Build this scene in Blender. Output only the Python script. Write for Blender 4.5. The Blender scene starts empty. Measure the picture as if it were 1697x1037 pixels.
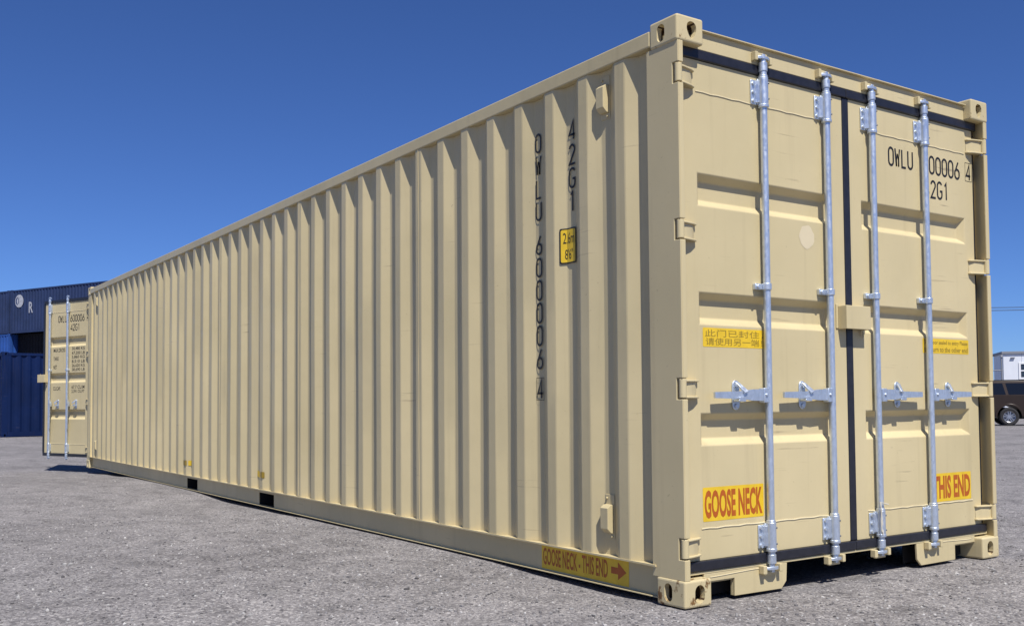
import bpy, bmesh, math, random
from mathutils import Vector, Matrix

# ------------------------------------------------------------------ camera, sky, sun, exposure
scene = bpy.context.scene
COL = scene.collection
cam_d = bpy.data.cameras.new('camera')
cam_d.sensor_width = 36.0
cam_d.lens = 34.977
cam_d.shift_x = 0.0012
cam_d.shift_y = 0.0464
cam_d.clip_start = 0.05
cam_d.clip_end = 20000
cam = bpy.data.objects.new('camera', cam_d)
COL.objects.link(cam)
YAW, PITCH, ROLL = 2.543963, 0.0420599, -0.0073772
fwd = Vector((math.cos(PITCH)*math.cos(YAW), math.cos(PITCH)*math.sin(YAW), math.sin(PITCH)))
rgt = Vector((math.sin(YAW), -math.cos(YAW), 0))
upv = rgt.cross(fwd)
r2 = math.cos(ROLL)*rgt + math.sin(ROLL)*upv
u2 = -math.sin(ROLL)*rgt + math.cos(ROLL)*upv
cam.matrix_world = Matrix(((r2.x, u2.x, -fwd.x, 3.13245), (r2.y, u2.y, -fwd.y, -3.02457),
                           (r2.z, u2.z, -fwd.z, 0.88969), (0, 0, 0, 1)))
scene.camera = cam

SUN = Vector((1.0, -0.32, 1.65)).normalized()
world = bpy.data.worlds.new('World')
scene.world = world
world.use_nodes = True
wn = world.node_tree
wn.nodes.clear()
sky = wn.nodes.new('ShaderNodeTexSky')
sky.sky_type = 'NISHITA'
sky.sun_disc = False
sky.sun_elevation = math.asin(SUN.z)
sky.sun_rotation = math.atan2(SUN.x, SUN.y)
sky.altitude = 300
sky.air_density = 0.72
sky.dust_density = 0.25
sky.ozone_density = 3.5
bg = wn.nodes.new('ShaderNodeBackground')
bg.inputs['Strength'].default_value = 0.05
tint = wn.nodes.new('ShaderNodeMix')
tint.data_type = 'RGBA'; tint.blend_type = 'MULTIPLY'
tint.inputs[0].default_value = 1.0
tint.inputs[7].default_value = (0.84, 1.20, 1.92, 1)   # clear dry-air white balance
wo = wn.nodes.new('ShaderNodeOutputWorld')
wn.links.new(sky.outputs[0], tint.inputs[6])
wn.links.new(tint.outputs[2], bg.inputs[0])
wn.links.new(bg.outputs[0], wo.inputs[0])

sun_d = bpy.data.lights.new('sun', 'SUN')
sun_d.energy = 5.0
sun_d.angle = math.radians(0.53)
sun_d.color = (1.0, 0.965, 0.92)
sun_o = bpy.data.objects.new('sun', sun_d)
COL.objects.link(sun_o)
sun_o.rotation_euler = SUN.to_track_quat('Z', 'Y').to_euler()

vs = scene.view_settings
vs.view_transform = 'Standard'
vs.look = 'None'
vs.exposure = 0.20
vs.gamma = 1.0
vs.use_curve_mapping = False

random.seed(7)
L, W, H = 12.192, 2.438, 2.591

# ------------------------------------------------------------------ materials
def new_mat(name):
    m = bpy.data.materials.new(name)
    m.use_nodes = True
    nt = m.node_tree
    b = nt.nodes['Principled BSDF']
    return m, nt, b

def nd(nt, typ, **kw):
    n = nt.nodes.new(typ)
    for k, v in kw.items():
        setattr(n, k, v)
    return n

def pos(nt, scale=(1, 1, 1)):
    g = nd(nt, 'ShaderNodeNewGeometry')
    mp = nd(nt, 'ShaderNodeMapping')
    mp.inputs['Scale'].default_value = scale
    nt.links.new(g.outputs['Position'], mp.inputs['Vector'])
    return mp.outputs[0]

def noise(nt, vec, scale, detail=4, rough=0.55):
    n = nd(nt, 'ShaderNodeTexNoise')
    n.inputs['Scale'].default_value = scale
    n.inputs['Detail'].default_value = detail
    n.inputs['Roughness'].default_value = rough
    nt.links.new(vec, n.inputs['Vector'])
    return n.outputs[0]

def ramp(nt, fac, stops):
    r = nd(nt, 'ShaderNodeValToRGB')
    el = r.color_ramp.elements
    while len(el) < len(stops):
        el.new(0.5)
    for e, (p, c) in zip(el, stops):
        e.position = p
        e.color = (c[0], c[1], c[2], 1) if not isinstance(c, (int, float)) else (c, c, c, 1)
    nt.links.new(fac, r.inputs[0])
    return r.outputs[0]

def mixc(nt, fac, a, b, mode='MIX'):
    m = nd(nt, 'ShaderNodeMix', data_type='RGBA', blend_type=mode)
    for s, v in ((0, fac), (6, a), (7, b)):
        if isinstance(v, (int, float)):
            m.inputs[s].default_value = v
        elif isinstance(v, tuple):
            m.inputs[s].default_value = (*v, 1)
        else:
            nt.links.new(v, m.inputs[s])
    return m.outputs[2]

def math_n(nt, op, a, b):
    m = nd(nt, 'ShaderNodeMath', operation=op)
    for i, v in enumerate((a, b)):
        if isinstance(v, (int, float)):
            m.inputs[i].default_value = v
        else:
            nt.links.new(v, m.inputs[i])
    return m.outputs[0]

def bump(nt, b, height, strength, dist):
    n = nd(nt, 'ShaderNodeBump')
    n.inputs['Strength'].default_value = strength
    n.inputs['Distance'].default_value = dist
    nt.links.new(height, n.inputs['Height'])
    nt.links.new(n.outputs[0], b.inputs['Normal'])

def paint_mat(name, col, rough=0.42, var=0.08, streak=0.10, rust=0.0, dirt=(0.20, 0.15, 0.09), spec=0.24, dent=0.0065, scuff=0.35):
    m, nt, b = new_mat(name)
    p = pos(nt)
    big = noise(nt, p, 1.1, 5)
    tint = ramp(nt, big, [(0.3, (1-var, 1-var, 1-var*1.3)), (0.7, (1+var*0.5, 1+var*0.5, 1+var*0.4))])
    c = mixc(nt, 1.0, col, tint, 'MULTIPLY')
    st = noise(nt, pos(nt, (14, 14, 0.7)), 1.0, 5, 0.6)
    sf = ramp(nt, st, [(0.56, 0.0), (0.80, streak)])
    c = mixc(nt, sf, c, dirt)
    sp = noise(nt, p, 55, 2)
    sf2 = ramp(nt, sp, [(0.70, 0.0), (0.80, streak*1.4)])
    c = mixc(nt, sf2, c, (0.14, 0.10, 0.06))
    sm = ramp(nt, noise(nt, p, 2.2, 4, 0.6), [(0.52, 0.0), (0.68, 1.0)])
    sc1 = ramp(nt, noise(nt, pos(nt, (2.2, 2.2, 60)), 1.0, 3, 0.5), [(0.66, 0.0), (0.70, scuff)])
    c = mixc(nt, math_n(nt, 'MULTIPLY', sm, sc1), c, (0.22, 0.17, 0.11))
    sc2 = ramp(nt, noise(nt, p, 24, 6, 0.7), [(0.66, 0.0), (0.72, scuff)])
    c = mixc(nt, math_n(nt, 'MULTIPLY', sm, sc2), c, (0.30, 0.24, 0.16))
    if rust != 0:
        rn = noise(nt, p, 17, 8, 0.65)
        rf = ramp(nt, rn, [(0.60-0.12*rust, 0.0), (0.66-0.10*rust, 0.95)])
        rc = ramp(nt, noise(nt, p, 60, 4), [(0.3, (0.07, 0.03, 0.012)), (0.7, (0.24, 0.12, 0.035))])
        c = mixc(nt, rf, c, rc)
    nt.links.new(c, b.inputs['Base Color'])
    rr = ramp(nt, noise(nt, p, 9, 4), [(0.3, rough-0.07), (0.7, rough+0.12)])
    nt.links.new(rr, b.inputs['Roughness'])
    b.inputs['Specular IOR Level'].default_value = spec
    hh = mixc(nt, 0.04, noise(nt, p, 2.6, 3), noise(nt, p, 180, 2))
    bump(nt, b, hh, 0.55, dent)
    return m

def plain_mat(name, col, rough=0.5, metal=0.0, var=0.0, scale=20, spec=0.5, bumpd=0.0):
    m, nt, b = new_mat(name)
    b.inputs['Roughness'].default_value = rough
    b.inputs['Metallic'].default_value = metal
    b.inputs['Specular IOR Level'].default_value = spec
    p = pos(nt)
    n = noise(nt, p, scale, 5)
    v = max(var, 0.02)
    c = mixc(nt, 1.0, col, ramp(nt, n, [(0.3, 1-v), (0.7, 1+v*0.6)]), 'MULTIPLY')
    nt.links.new(c, b.inputs['Base Color'])
    if bumpd:
        bump(nt, b, n, 0.5, bumpd)
    return m

CREAM = (0.590, 0.492, 0.286)
M = {}
M['cream'] = paint_mat('cream_paint', CREAM, var=0.10, streak=0.17, scuff=0.55)
M['cream_cast'] = paint_mat('cream_casting_paint', CREAM, rust=-0.30, streak=0.18)
M['cream_rust'] = paint_mat('cream_casting_paint_scraped', CREAM, rust=0.55, streak=0.4)
M['cream_post'] = paint_mat('cream_post_paint', CREAM, streak=0.22, dent=0.002)
M['weld'] = paint_mat('cream_weld_bead', (0.66, 0.57, 0.37), rough=0.5)
M['patch'] = plain_mat('pale_touch_up_paint', (0.655, 0.555, 0.360), 0.6)
m, nt, b = new_mat('galvanised_steel')
p = pos(nt)
vo = nd(nt, 'ShaderNodeTexVoronoi'); vo.inputs['Scale'].default_value = 95
nt.links.new(pos(nt, (1, 1, 0.55)), vo.inputs['Vector'])
sc_ = nd(nt, 'ShaderNodeSeparateColor'); nt.links.new(vo.outputs['Color'], sc_.inputs[0])
gc = mixc(nt, 1.0, (0.60, 0.66, 0.74), ramp(nt, sc_.outputs[0], [(0.0, 0.92), (1.0, 1.06)]), 'MULTIPLY')
gc = mixc(nt, ramp(nt, noise(nt, pos(nt, (30, 30, 2.2)), 1.0, 5, 0.6), [(0.56, 0.0), (0.78, 0.28)]), gc, (0.27, 0.27, 0.27))
nt.links.new(gc, b.inputs['Base Color'])
nt.links.new(ramp(nt, sc_.outputs[1], [(0.0, 0.30), (1.0, 0.50)]), b.inputs['Roughness'])
b.inputs['Metallic'].default_value = 0.72
bump(nt, b, noise(nt, p, 70, 4), 0.35, 0.0015)
M['galv'] = m
M['galv_dark'] = plain_mat('dark_bolt_steel', (0.16, 0.17, 0.20), 0.5, 0.6, 0.2, 80)
M['rubber'] = plain_mat('black_rubber_gasket', (0.016, 0.016, 0.022), 0.42, 0, 0.3, 25, 0.5)
M['dark'] = plain_mat('shade_black_underside', (0.012, 0.011, 0.010), 0.9)  # near-black, so the shade under and inside parts is in the colour
M['black'] = plain_mat('black_lettering', (0.014, 0.012, 0.011), 0.5, 0, 0.15, 60)
M['yellow'] = plain_mat('yellow_decal_film', (0.76, 0.50, 0.022), 0.45, 0, 0.12, 14)
M['orange'] = plain_mat('orange_decal_ink', (0.44, 0.10, 0.008), 0.5, 0, 0.08, 30)
M['brown_ink'] = plain_mat('brown_decal_ink', (0.30, 0.20, 0.02), 0.5, 0, 0.08, 30)
M['timber'] = plain_mat('timber_floor', (0.14, 0.08, 0.04), 0.8, 0, 0.2, 12)
M['rusty_inside'] = plain_mat('rusty_bare_steel', (0.075, 0.040, 0.018), 0.85, 0, 0.4, 40)
M['twine'] = plain_mat('pale_twine', (0.62, 0.58, 0.48), 0.9)
M['navy'] = paint_mat('navy_container_paint', (0.024, 0.040, 0.105), 0.6, 0.2, 0.08, spec=0.2)
M['deepblue'] = paint_mat('deep_blue_container_paint', (0.003, 0.013, 0.062), 0.6, 0.25, 0.06, spec=0.15)
M['bright_blue'] = paint_mat('bright_blue_container_paint', (0.025, 0.085, 0.33), 0.5, 0.2, 0.15)
M['shaded_black'] = paint_mat('shade_black_container_paint', (0.004, 0.004, 0.008), 0.7, 0.2, 0.1)  # near-black colour stands in for deep shade below the overhanging container
M['logo_white'] = plain_mat('faded_white_logo', (0.42, 0.43, 0.46), 0.6, 0, 0.3, 8)
M['logo_blue'] = plain_mat('dark_logo_mark', (0.03, 0.05, 0.13), 0.6)

# ground: loose aggregate in old asphalt
m, nt, b = new_mat('weathered_asphalt_aggregate')
p = pos(nt)
v1 = nd(nt, 'ShaderNodeTexVoronoi'); v1.inputs['Scale'].default_value = 68
nt.links.new(p, v1.inputs['Vector'])
v2 = nd(nt, 'ShaderNodeTexVoronoi'); v2.inputs['Scale'].default_value = 150
nt.links.new(p, v2.inputs['Vector'])
s1 = nd(nt, 'ShaderNodeSeparateColor'); nt.links.new(v1.outputs['Color'], s1.inputs[0])
s2 = nd(nt, 'ShaderNodeSeparateColor'); nt.links.new(v2.outputs['Color'], s2.inputs[0])
c1 = ramp(nt, s1.outputs[0], [(0.0, (0.075, 0.072, 0.075)), (0.45, (0.17, 0.163, 0.163)), (0.80, (0.25, 0.24, 0.236)), (0.95, (0.33, 0.318, 0.305)), (1.0, (0.47, 0.455, 0.435))])
c2 = ramp(nt, s2.outputs[1], [(0.0, (0.08, 0.077, 0.08)), (0.6, (0.19, 0.183, 0.183)), (0.93, (0.30, 0.29, 0.28)), (1.0, (0.46, 0.445, 0.425))])
cm = mixc(nt, ramp(nt, noise(nt, p, 9, 4), [(0.40, 0.25), (0.6, 0.85)]), c1, c2)
lg = ramp(nt, noise(nt, p, 0.55, 6, 0.6), [(0.28, (0.92, 0.895, 0.88)), (0.52, (1.22, 1.19, 1.17)), (0.75, (1.44, 1.40, 1.37))])
cm = mixc(nt, 1.0, cm, lg, 'MULTIPLY')
md = ramp(nt, noise(nt, p, 4.5, 5, 0.6), [(0.32, 0.76), (0.5, 1.0), (0.7, 1.15)])
cm = mixc(nt, 1.0, cm, md, 'MULTIPLY')
trk = noise(nt, pos(nt, (0.35, 2.6, 1)), 1.3, 4, 0.6)
cm = mixc(nt, ramp(nt, trk, [(0.60, 0.0), (0.72, 0.30)]), cm, (0.27, 0.255, 0.245))
stn = ramp(nt, noise(nt, p, 0.9, 7, 0.68), [(0.62, 0.0), (0.72, 0.28)])
cm = mixc(nt, stn, cm, (0.10, 0.092, 0.085))
dst = ramp(nt, noise(nt, pos(nt, (1.0, 1.0, 1.0)), 1.9, 6, 0.62), [(0.64, 0.0), (0.74, 0.40)])
cm = mixc(nt, dst, cm, (0.36, 0.345, 0.325))
nt.links.new(cm, b.inputs['Base Color'])
b.inputs['Roughness'].default_value = 0.85
b.inputs['Specular IOR Level'].default_value = 0.25
h1 = math_n(nt, 'SUBTRACT', 1.0, v1.outputs['Distance'])
hh = math_n(nt, 'ADD', math_n(nt, 'MULTIPLY', s1.outputs[1], 0.9), math_n(nt, 'MULTIPLY', h1, 0.6))
hh = math_n(nt, 'ADD', hh, math_n(nt, 'MULTIPLY', noise(nt, p, 25, 5), 1.4))
bump(nt, b, hh, 0.8, 0.009)
M['ground'] = m

def stone_mat():
    m, nt, b = new_mat('loose_stone')
    oi = nd(nt, 'ShaderNodeNewGeometry')
    c = ramp(nt, oi.outputs['Random Per Island'], [(0.0, (0.07, 0.066, 0.066)), (0.5, (0.19, 0.18, 0.178)), (0.82, (0.29, 0.28, 0.268)), (1.0, (0.50, 0.48, 0.45))])
    nt.links.new(c, b.inputs['Base Color'])
    b.inputs['Roughness'].default_value = 0.8
    return m
M['stone'] = stone_mat()

# ------------------------------------------------------------------ mesh helpers
class MB:
    def __init__(self):
        self.v, self.f, self.mi = [], [], []
    def add(self, vs, fs, mi=0):
        o = len(self.v)
        self.v += [tuple(q) for q in vs]
        self.f += [tuple(i+o for i in q) for q in fs]
        self.mi += [mi]*len(fs)
        return self
    def box(self, x0, x1, y0, y1, z0, z1, mi=0):
        if x0 > x1: x0, x1 = x1, x0
        if y0 > y1: y0, y1 = y1, y0
        if z0 > z1: z0, z1 = z1, z0
        return self.add([(x0,y0,z0),(x1,y0,z0),(x1,y1,z0),(x0,y1,z0),(x0,y0,z1),(x1,y0,z1),(x1,y1,z1),(x0,y1,z1)],
                 [(0,3,2,1),(4,5,6,7),(0,1,5,4),(1,2,6,5),(2,3,7,6),(3,0,4,7)], mi)
    def prism(self, poly, axis, a, b_, mi=0):
        """poly: 2-D outline; extruded along axis (0,1,2) from a to b_"""
        n = len(poly)
        def mk(q, t):
            if axis == 0: return (t, q[0], q[1])
            if axis == 1: return (q[0], t, q[1])
            return (q[0], q[1], t)
        vs = [mk(q, a) for q in poly] + [mk(q, b_) for q in poly]
        fs = [tuple(range(n)), tuple(range(2*n-1, n-1, -1))]
        fs += [(i, i+n, (i+1) % n + n, (i+1) % n) for i in range(n)]
        return self.add(vs, fs, mi)
    def cyl(self, p0, p1, r0, r1=None, n=14, mi=0, caps=True):
        r1 = r0 if r1 is None else r1
        p0, p1 = Vector(p0), Vector(p1)
        d = (p1-p0).normalized()
        a = d.orthogonal().normalized(); c = d.cross(a)
        vs = []
        for P, r in ((p0, r0), (p1, r1)):
            for i in range(n):
                t = 2*math.pi*i/n
                vs.append(P + a*r*math.cos(t) + c*r*math.sin(t))
        fs = [(i, (i+1) % n, (i+1) % n+n, i+n) for i in range(n)]
        if caps:
            fs += [tuple(range(n-1, -1, -1)), tuple(range(n, 2*n))]
        return self.add(vs, fs, mi)
    def tube(self, pts, r, n=6, mi=0):
        pts = [Vector(q) for q in pts]
        k = len(pts); vs = []
        a = None
        for i, P in enumerate(pts):
            d = (pts[min(i+1, k-1)]-pts[max(i-1, 0)]).normalized()
            if a is None: a = d.orthogonal().normalized()
            a = (a - d*a.dot(d)).normalized(); c = d.cross(a)
            rr = r[i] if isinstance(r, (list, tuple)) else r
            for j in range(n):
                t = 2*math.pi*j/n
                vs.append(P + a*rr*math.cos(t) + c*rr*math.sin(t))
        fs = [(i*n+j, i*n+(j+1) % n, (i+1)*n+(j+1) % n, (i+1)*n+j) for i in range(k-1) for j in range(n)]
        fs += [tuple(range(n-1, -1, -1)), tuple(range((k-1)*n, k*n))]
        return self.add(vs, fs, mi)
    def build(self, name, mats, parent=None, off=(0, 0, 0), bevel=0.0, smooth=False, seg=2, loc=None):
        me = bpy.data.meshes.new(name)
        me.from_pydata([(q[0]-off[0], q[1]-off[1], q[2]-off[2]) for q in self.v], [], self.f)
        mats = mats if isinstance(mats, (list, tuple)) else [mats]
        for mm in mats: me.materials.append(M[mm])
        me.polygons.foreach_set('material_index', self.mi)
        bm = bmesh.new(); bm.from_mesh(me)
        bmesh.ops.recalc_face_normals(bm, faces=bm.faces)
        bm.to_mesh(me); bm.free()
        if smooth:
            me.polygons.foreach_set('use_smooth', [True]*len(me.polygons))
            me.set_sharp_from_angle(angle=math.radians(38))
        o = bpy.data.objects.new(name, me)
        COL.objects.link(o)
        if parent: o.parent = parent
        if loc: o.location = loc
        if bevel:
            bv = o.modifiers.new('bevel', 'BEVEL')
            bv.width = bevel; bv.segments = seg; bv.limit_method = 'ANGLE'; bv.angle_limit = math.radians(30)
            bv.harden_normals = False
        return o

def empty(name, loc=(0, 0, 0), rz=0.0, parent=None):
    o = bpy.data.objects.new(name, None)
    o.empty_display_size = 0.3
    COL.objects.link(o)
    o.location = loc; o.rotation_euler = (0, 0, rz)
    if parent: o.parent = parent
    return o

def tag(o, label, cat, group=None):
    o['label'] = label; o['category'] = cat
    if group: o['group'] = group
    return o

def mesh_of(name, me, mat, parent=None, bevel=0):
    o = bpy.data.objects.new(name, me); COL.objects.link(o)
    if not me.materials: me.materials.append(M[mat])
    if parent: o.parent = parent
    return o

# ---- text from Blender's own font, as flat polygons fitted to a rectangle
def text_polys(body, bold=0.0, spacing=1.0):
    cu = bpy.data.curves.new('tmp_text', 'FONT')
    cu.body = body; cu.offset = bold; cu.space_character = spacing
    cu.resolution_u = 3
    o = bpy.data.objects.new('tmp_text', cu); COL.objects.link(o)
    bpy.context.view_layer.update()
    dg = bpy.context.evaluated_depsgraph_get()
    me = bpy.data.meshes.new_from_object(o.evaluated_get(dg))
    vs = [(q.co.x, q.co.y) for q in me.vertices]
    fs = [tuple(q.vertices) for q in me.polygons]
    bpy.data.objects.remove(o); bpy.data.curves.remove(cu); bpy.data.meshes.remove(me)
    xs = [q[0] for q in vs]; ys = [q[1] for q in vs]
    x0, x1, y0, y1 = min(xs), max(xs), min(ys), max(ys)
    return [((a-x0)/(x1-x0), (b_-y0)/(y1-y0)) for a, b_ in vs], fs

TXT = {}
for key, body, bold in (('goose', 'GOOSE NECK', 0.036), ('this', 'THIS END', 0.036), ('side', 'GOOSE NECK - THIS END', 0.02),
                  ('cn1', '此门已封住，', 0.0), ('cn2', '请使用另一端！', 0.0),
                  ('en1', 'This door sealed to entry Please', 0.012), ('en2', 'use turn to the other end', 0.012),
                  ('plm', '2.6m', 0.0), ('plf', '8\'6"', 0.0),
                  ('gross', 'MAX.GROSS', 0.008), ('tare', 'TARE', 0.008), ('net', 'NET', 0.008), ('cu', 'CU.CAP.', 0.008),
                  ('g1', '30,480 KG', 0.008), ('g2', '67,200 LB', 0.008), ('t1', '3,860 KG', 0.008), ('t2', '8,510 LB', 0.008),
                  ('n1', '26,620 KG', 0.008), ('n2', '58,690 LB', 0.008), ('c1', '67.7 CU.M', 0.008), ('c2', '2,391 CU.FT', 0.008),
                  ('R', 'R', 0.02)):
    TXT[key] = text_polys(body, bold)

def text_into(mb, key, a0, a1, z0, z1, fn, mi):
    vs, fs = TXT[key]
    mb.add([fn(a0+(a1-a0)*p_, z0+(z1-z0)*q_) for p_, q_ in vs], fs, mi)

# ---- thin uniform-stroke stencil lettering
def arc(cx, cy, rx, ry, t0, t1, n=6):
    return [(cx+rx*math.cos(math.radians(t0+(t1-t0)*i/n)), cy+ry*math.sin(math.radians(t0+(t1-t0)*i/n))) for i in range(n+1)]
GL = {
 '0': [(arc(.23,.76,.23,.24,0,180)+arc(.23,.24,.23,.24,180,360), True)],
 'W': [([(0,1),(.12,0),(.23,.72),(.34,0),(.46,1)], False)],
 'L': [([(0.03,1),(0.03,0),(.42,0)], False)],
 'U': [([(0,1)]+arc(.23,.24,.23,.24,180,360)+[(.46,1)], False)],
 '6': [([(.36,1),(.2,.72),(.06,.46)], False), (arc(.23,.36,.23,.2,0,180)+arc(.23,.22,.23,.22,180,360), True)],
 '4': [([(.36,0),(.36,1),(0,.26),(.48,.26)], False)],
 '2': [(arc(.23,.76,.22,.24,170,-20)+[(0,0),(.47,0)], False)],
 'G': [(arc(.23,.76,.23,.24,25,180)+arc(.23,.24,.23,.24,180,360)+[(.46,.46),(.26,.46)], False)],
 '1': [([(.10,.82),(.25,1),(.25,0)], False)],
}
GL['O'] = GL['0']
def stroke(mb, pts, closed, hw, fn, mi=0):
    P = [Vector((q[0], q[1])) for q in pts]
    k = len(P); l, r = [], []
    for i in range(k):
        pr = P[(i-1) % k] if (closed or i > 0) else None
        nx = P[(i+1) % k] if (closed or i < k-1) else None
        d0 = (P[i]-pr).normalized() if pr is not None and (P[i]-pr).length > 1e-9 else None
        d1 = (nx-P[i]).normalized() if nx is not None and (nx-P[i]).length > 1e-9 else None
        if d0 is None: d0 = d1
        if d1 is None: d1 = d0
        n0 = Vector((-d0.y, d0.x)); n1 = Vector((-d1.y, d1.x))
        mm = (n0+n1)
        if mm.length < 0.3: mm = n0
        mm.normalize()
        s = min(hw/max(mm.dot(n0), 0.35), hw*2.2)
        l.append(P[i]+mm*s); r.append(P[i]-mm*s)
    vs = [fn(q.x, q.y) for q in l]+[fn(q.x, q.y) for q in r]
    fs = [(i, (i+1) % k, (i+1) % k+k, i+k) for i in range(k if closed else k-1)]
    mb.add(vs, fs, mi)

def stencil(mb, ch, a0, z0, w, h, fn, hw=0.008, eps=0.0002):
    """one glyph in the rectangle; fn(a, z, lift)"""
    for j, (pts, closed) in enumerate(GL[ch]):
        q = []
        for x, y in pts:
            pt = (a0+x/0.46*w, z0+y*h)
            if not q or (abs(q[-1][0]-pt[0])+abs(q[-1][1]-pt[1])) > 1e-5: q.append(pt)
        if closed and (abs(q[-1][0]-q[0][0])+abs(q[-1][1]-q[0][1])) < 1e-5: q.pop()
        stroke(mb, q, closed, hw, lambda a, z, e=j*eps: fn(a, z, e))

# ------------------------------------------------------------------ ground
KEYS = [(-4000,-.05),(-40,-.05),(-30,-.05),(-20,-.085),(-14,-.088),(-12.2,-.082),(-10.8,-.036),(-9.5,.003),(-8.4,.010),(-7.2,.010),(-6,-.022),
        (-4.9,-.013),(-4.1,.002),(-2.5,.007),(-1.6,.005),(-1,-.012),(-.5,-.019),(-.15,-.006),(.3,-.004),(3,-.004),(10,-.02),(4000,-.05)]
def gz(x, y):
    z = KEYS[0][1]
    for (xa, za), (xb, zb) in zip(KEYS, KEYS[1:]):
        if xa <= x <= xb:
            t = (x-xa)/(xb-xa); t = t*t*(3-2*t); z = za+(zb-za)*t; break
    t = min(max((y-4)/24, 0), 1); t = t*t*(3-2*t)
    z = z*(1-t)+(-.137)*t
    near = min(max((abs(y-1.2)-1.5)/1.5, 0), 1)
    z += near*0.006*(math.sin(x*1.7+y*0.9)+math.sin(x*0.63-y*1.31+1.0))
    return z
def lines(a, b_, step, lim):
    out = []
    t = a
    while t < b_: out.append(t); t += step
    s = step; t = b_
    while t < lim: out.append(t); s *= 1.22; t += s
    out.append(lim)
    s = step; t = a
    lo = []
    while t > -lim:
        s *= 1.22; t -= s; lo.append(max(t, -lim))
    return sorted(set(lo))+out
gx = lines(-14.5, 4.5, 0.16, 4000); gy = lines(-5.5, 4.5, 0.16, 4000)
gm = MB()
gm.v = [(x, y, gz(x, y)) for x in gx for y in gy]
ny = len(gy)
gm.f = [(i*ny+j, (i+1)*ny+j, (i+1)*ny+j+1, i*ny+j+1) for i in range(len(gx)-1) for j in range(ny-1)]
gm.mi = [0]*len(gm.f)
ground = gm.build('ground', 'ground', smooth=True)
ground['kind'] = 'structure'

# loose stones lying on the yard
st = MB()
rnd = random.Random(3)
def stone(x, y, s):
    z = gz(x, y)
    a0 = rnd.random()*6.28
    n = 5
    top = z+s*(0.25+0.35*rnd.random())
    e = 0.6+0.5*rnd.random()
    vs = []
    for lev, rr in ((z-0.002, 1.0), (z+s*0.22, 0.95)):
        for i in range(n):
            t = a0+6.283*i/n
            k = s*0.5*rr*(0.8+0.4*rnd.random())
            vs.append((x+k*math.cos(t), y+k*e*math.sin(t), lev))
    vs.append((x+s*0.1*(rnd.random()-.5), y+s*0.1*(rnd.random()-.5), top))
    fs = [(i, (i+1) % n, n+(i+1) % n, n+i) for i in range(n)]+[(n+i, n+(i+1) % n, 2*n) for i in range(n)]
    st.add(vs, fs)
cnt = 0
while cnt < 30000:
    # denser near the camera
    if rnd.random() < 0.75:
        d = 1.3+7.5*rnd.random()**1.3; an = YAW+(rnd.random()-.5)*1.6
    else:
        d = 3+18*rnd.random(); an = YAW+(rnd.random()-.5)*1.5
    x = 3.13+d*math.cos(an); y = -3.02+d*math.sin(an)
    if -L-0.3 < x < 0.02 and -0.02 < y < W+0.02: continue
    s = 0.007+0.011*rnd.random()**2+(0.016*rnd.random() if rnd.random() < 0.04 else 0)
    stone(x, y, s); cnt += 1
so = st.build('loose_stones', 'stone')
so['kind'] = 'stuff'
so['label'] = 'loose grey and white stone chips scattered over the yard'

# ------------------------------------------------------------------ the cream container
def bool_casting():
    """corner casting: hollow block with oval openings; outer faces at x=0, y=0, z=H(top). local: x in [-.178,0], y in [0,.162], z in [0,.118]"""
    def tmp(mb, bev=0):
        return mb.build('tmp', 'cream_cast', bevel=bev, seg=3)
    body = tmp(MB().box(-.178, 0, 0, .162, 0, .118), 0.010)
    def oval(ca, cz, w, h, shield=False):
        if shield:
            pts = [(ca+w/2*math.cos(math.radians(t)), cz+h*0.18+h*0.32*math.sin(math.radians(t))) for t in range(0, 181, 20)]
            pts += [(ca-w*0.5, cz), (ca-w*0.30, cz-h*0.3), (ca-w*0.06, cz-h*0.5), (ca+w*0.08, cz-h*0.5), (ca+w*0.32, cz-h*0.3), (ca+w*0.5, cz)]
            return pts
        s = (h-w)/2
        return [(ca+w/2*math.cos(math.radians(t)), cz+s+w/2*math.sin(math.radians(t))) for t in range(0, 181, 18)] + \
               [(ca+w/2*math.cos(math.radians(t)), cz-s+w/2*math.sin(math.radians(t))) for t in range(180, 361, 18)]
    out = {}
    for kind in ('top', 'bottom'):
        cutters = [MB().box(-.150, -.028, .028, .134, .028, .104 if kind == 'bottom' else .090)]
        cutters.append(MB().prism(oval(.089, .056, .058, .080, kind == 'top'), 0, -.06, .02))
        cutters.append(MB().prism(oval(-.104, .058, .050, .080), 1, -.02, .06))
        zt = (.07, .14) if kind == 'top' else (-.02, .05)
        cutters.append(MB().prism(oval(-.089, .081, .063, .115), 2, *zt))
        tmps = []
        for c_ in cutters:
            t = tmp(c_); tmps.append(t)
            bo = body.modifiers.new('b', 'BOOLEAN'); bo.operation = 'DIFFERENCE'; bo.object = t; bo.solver = 'EXACT'
        bpy.context.view_layer.update()
        dg = bpy.context.evaluated_depsgraph_get()
        me = bpy.data.meshes.new_from_object(body.evaluated_get(dg))
        me.name = 'corner_casting_'+kind
        me.materials.clear()
        zt_ = .105 if kind == 'bottom' else .091
        IN[kind] = [1 if (-.151 < q.center.x < -.027 and .027 < q.center.y < .135 and .027 < q.center.z < zt_) else 0 for q in me.polygons]
        out[kind] = me
        for mod in [q for q in body.modifiers if q.type == 'BOOLEAN']: body.modifiers.remove(mod)
        for t in tmps: bpy.data.objects.remove(t)
    bpy.data.objects.remove(body)
    return out
IN = {}
CAST = bool_casting()
def casting_mesh(kind, mat):
    me = CAST[kind].copy(); me.materials.append(M[mat]); me.materials.append(M['rusty_inside'])
    me.polygons.foreach_set('material_index', IN[kind]); return me

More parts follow.
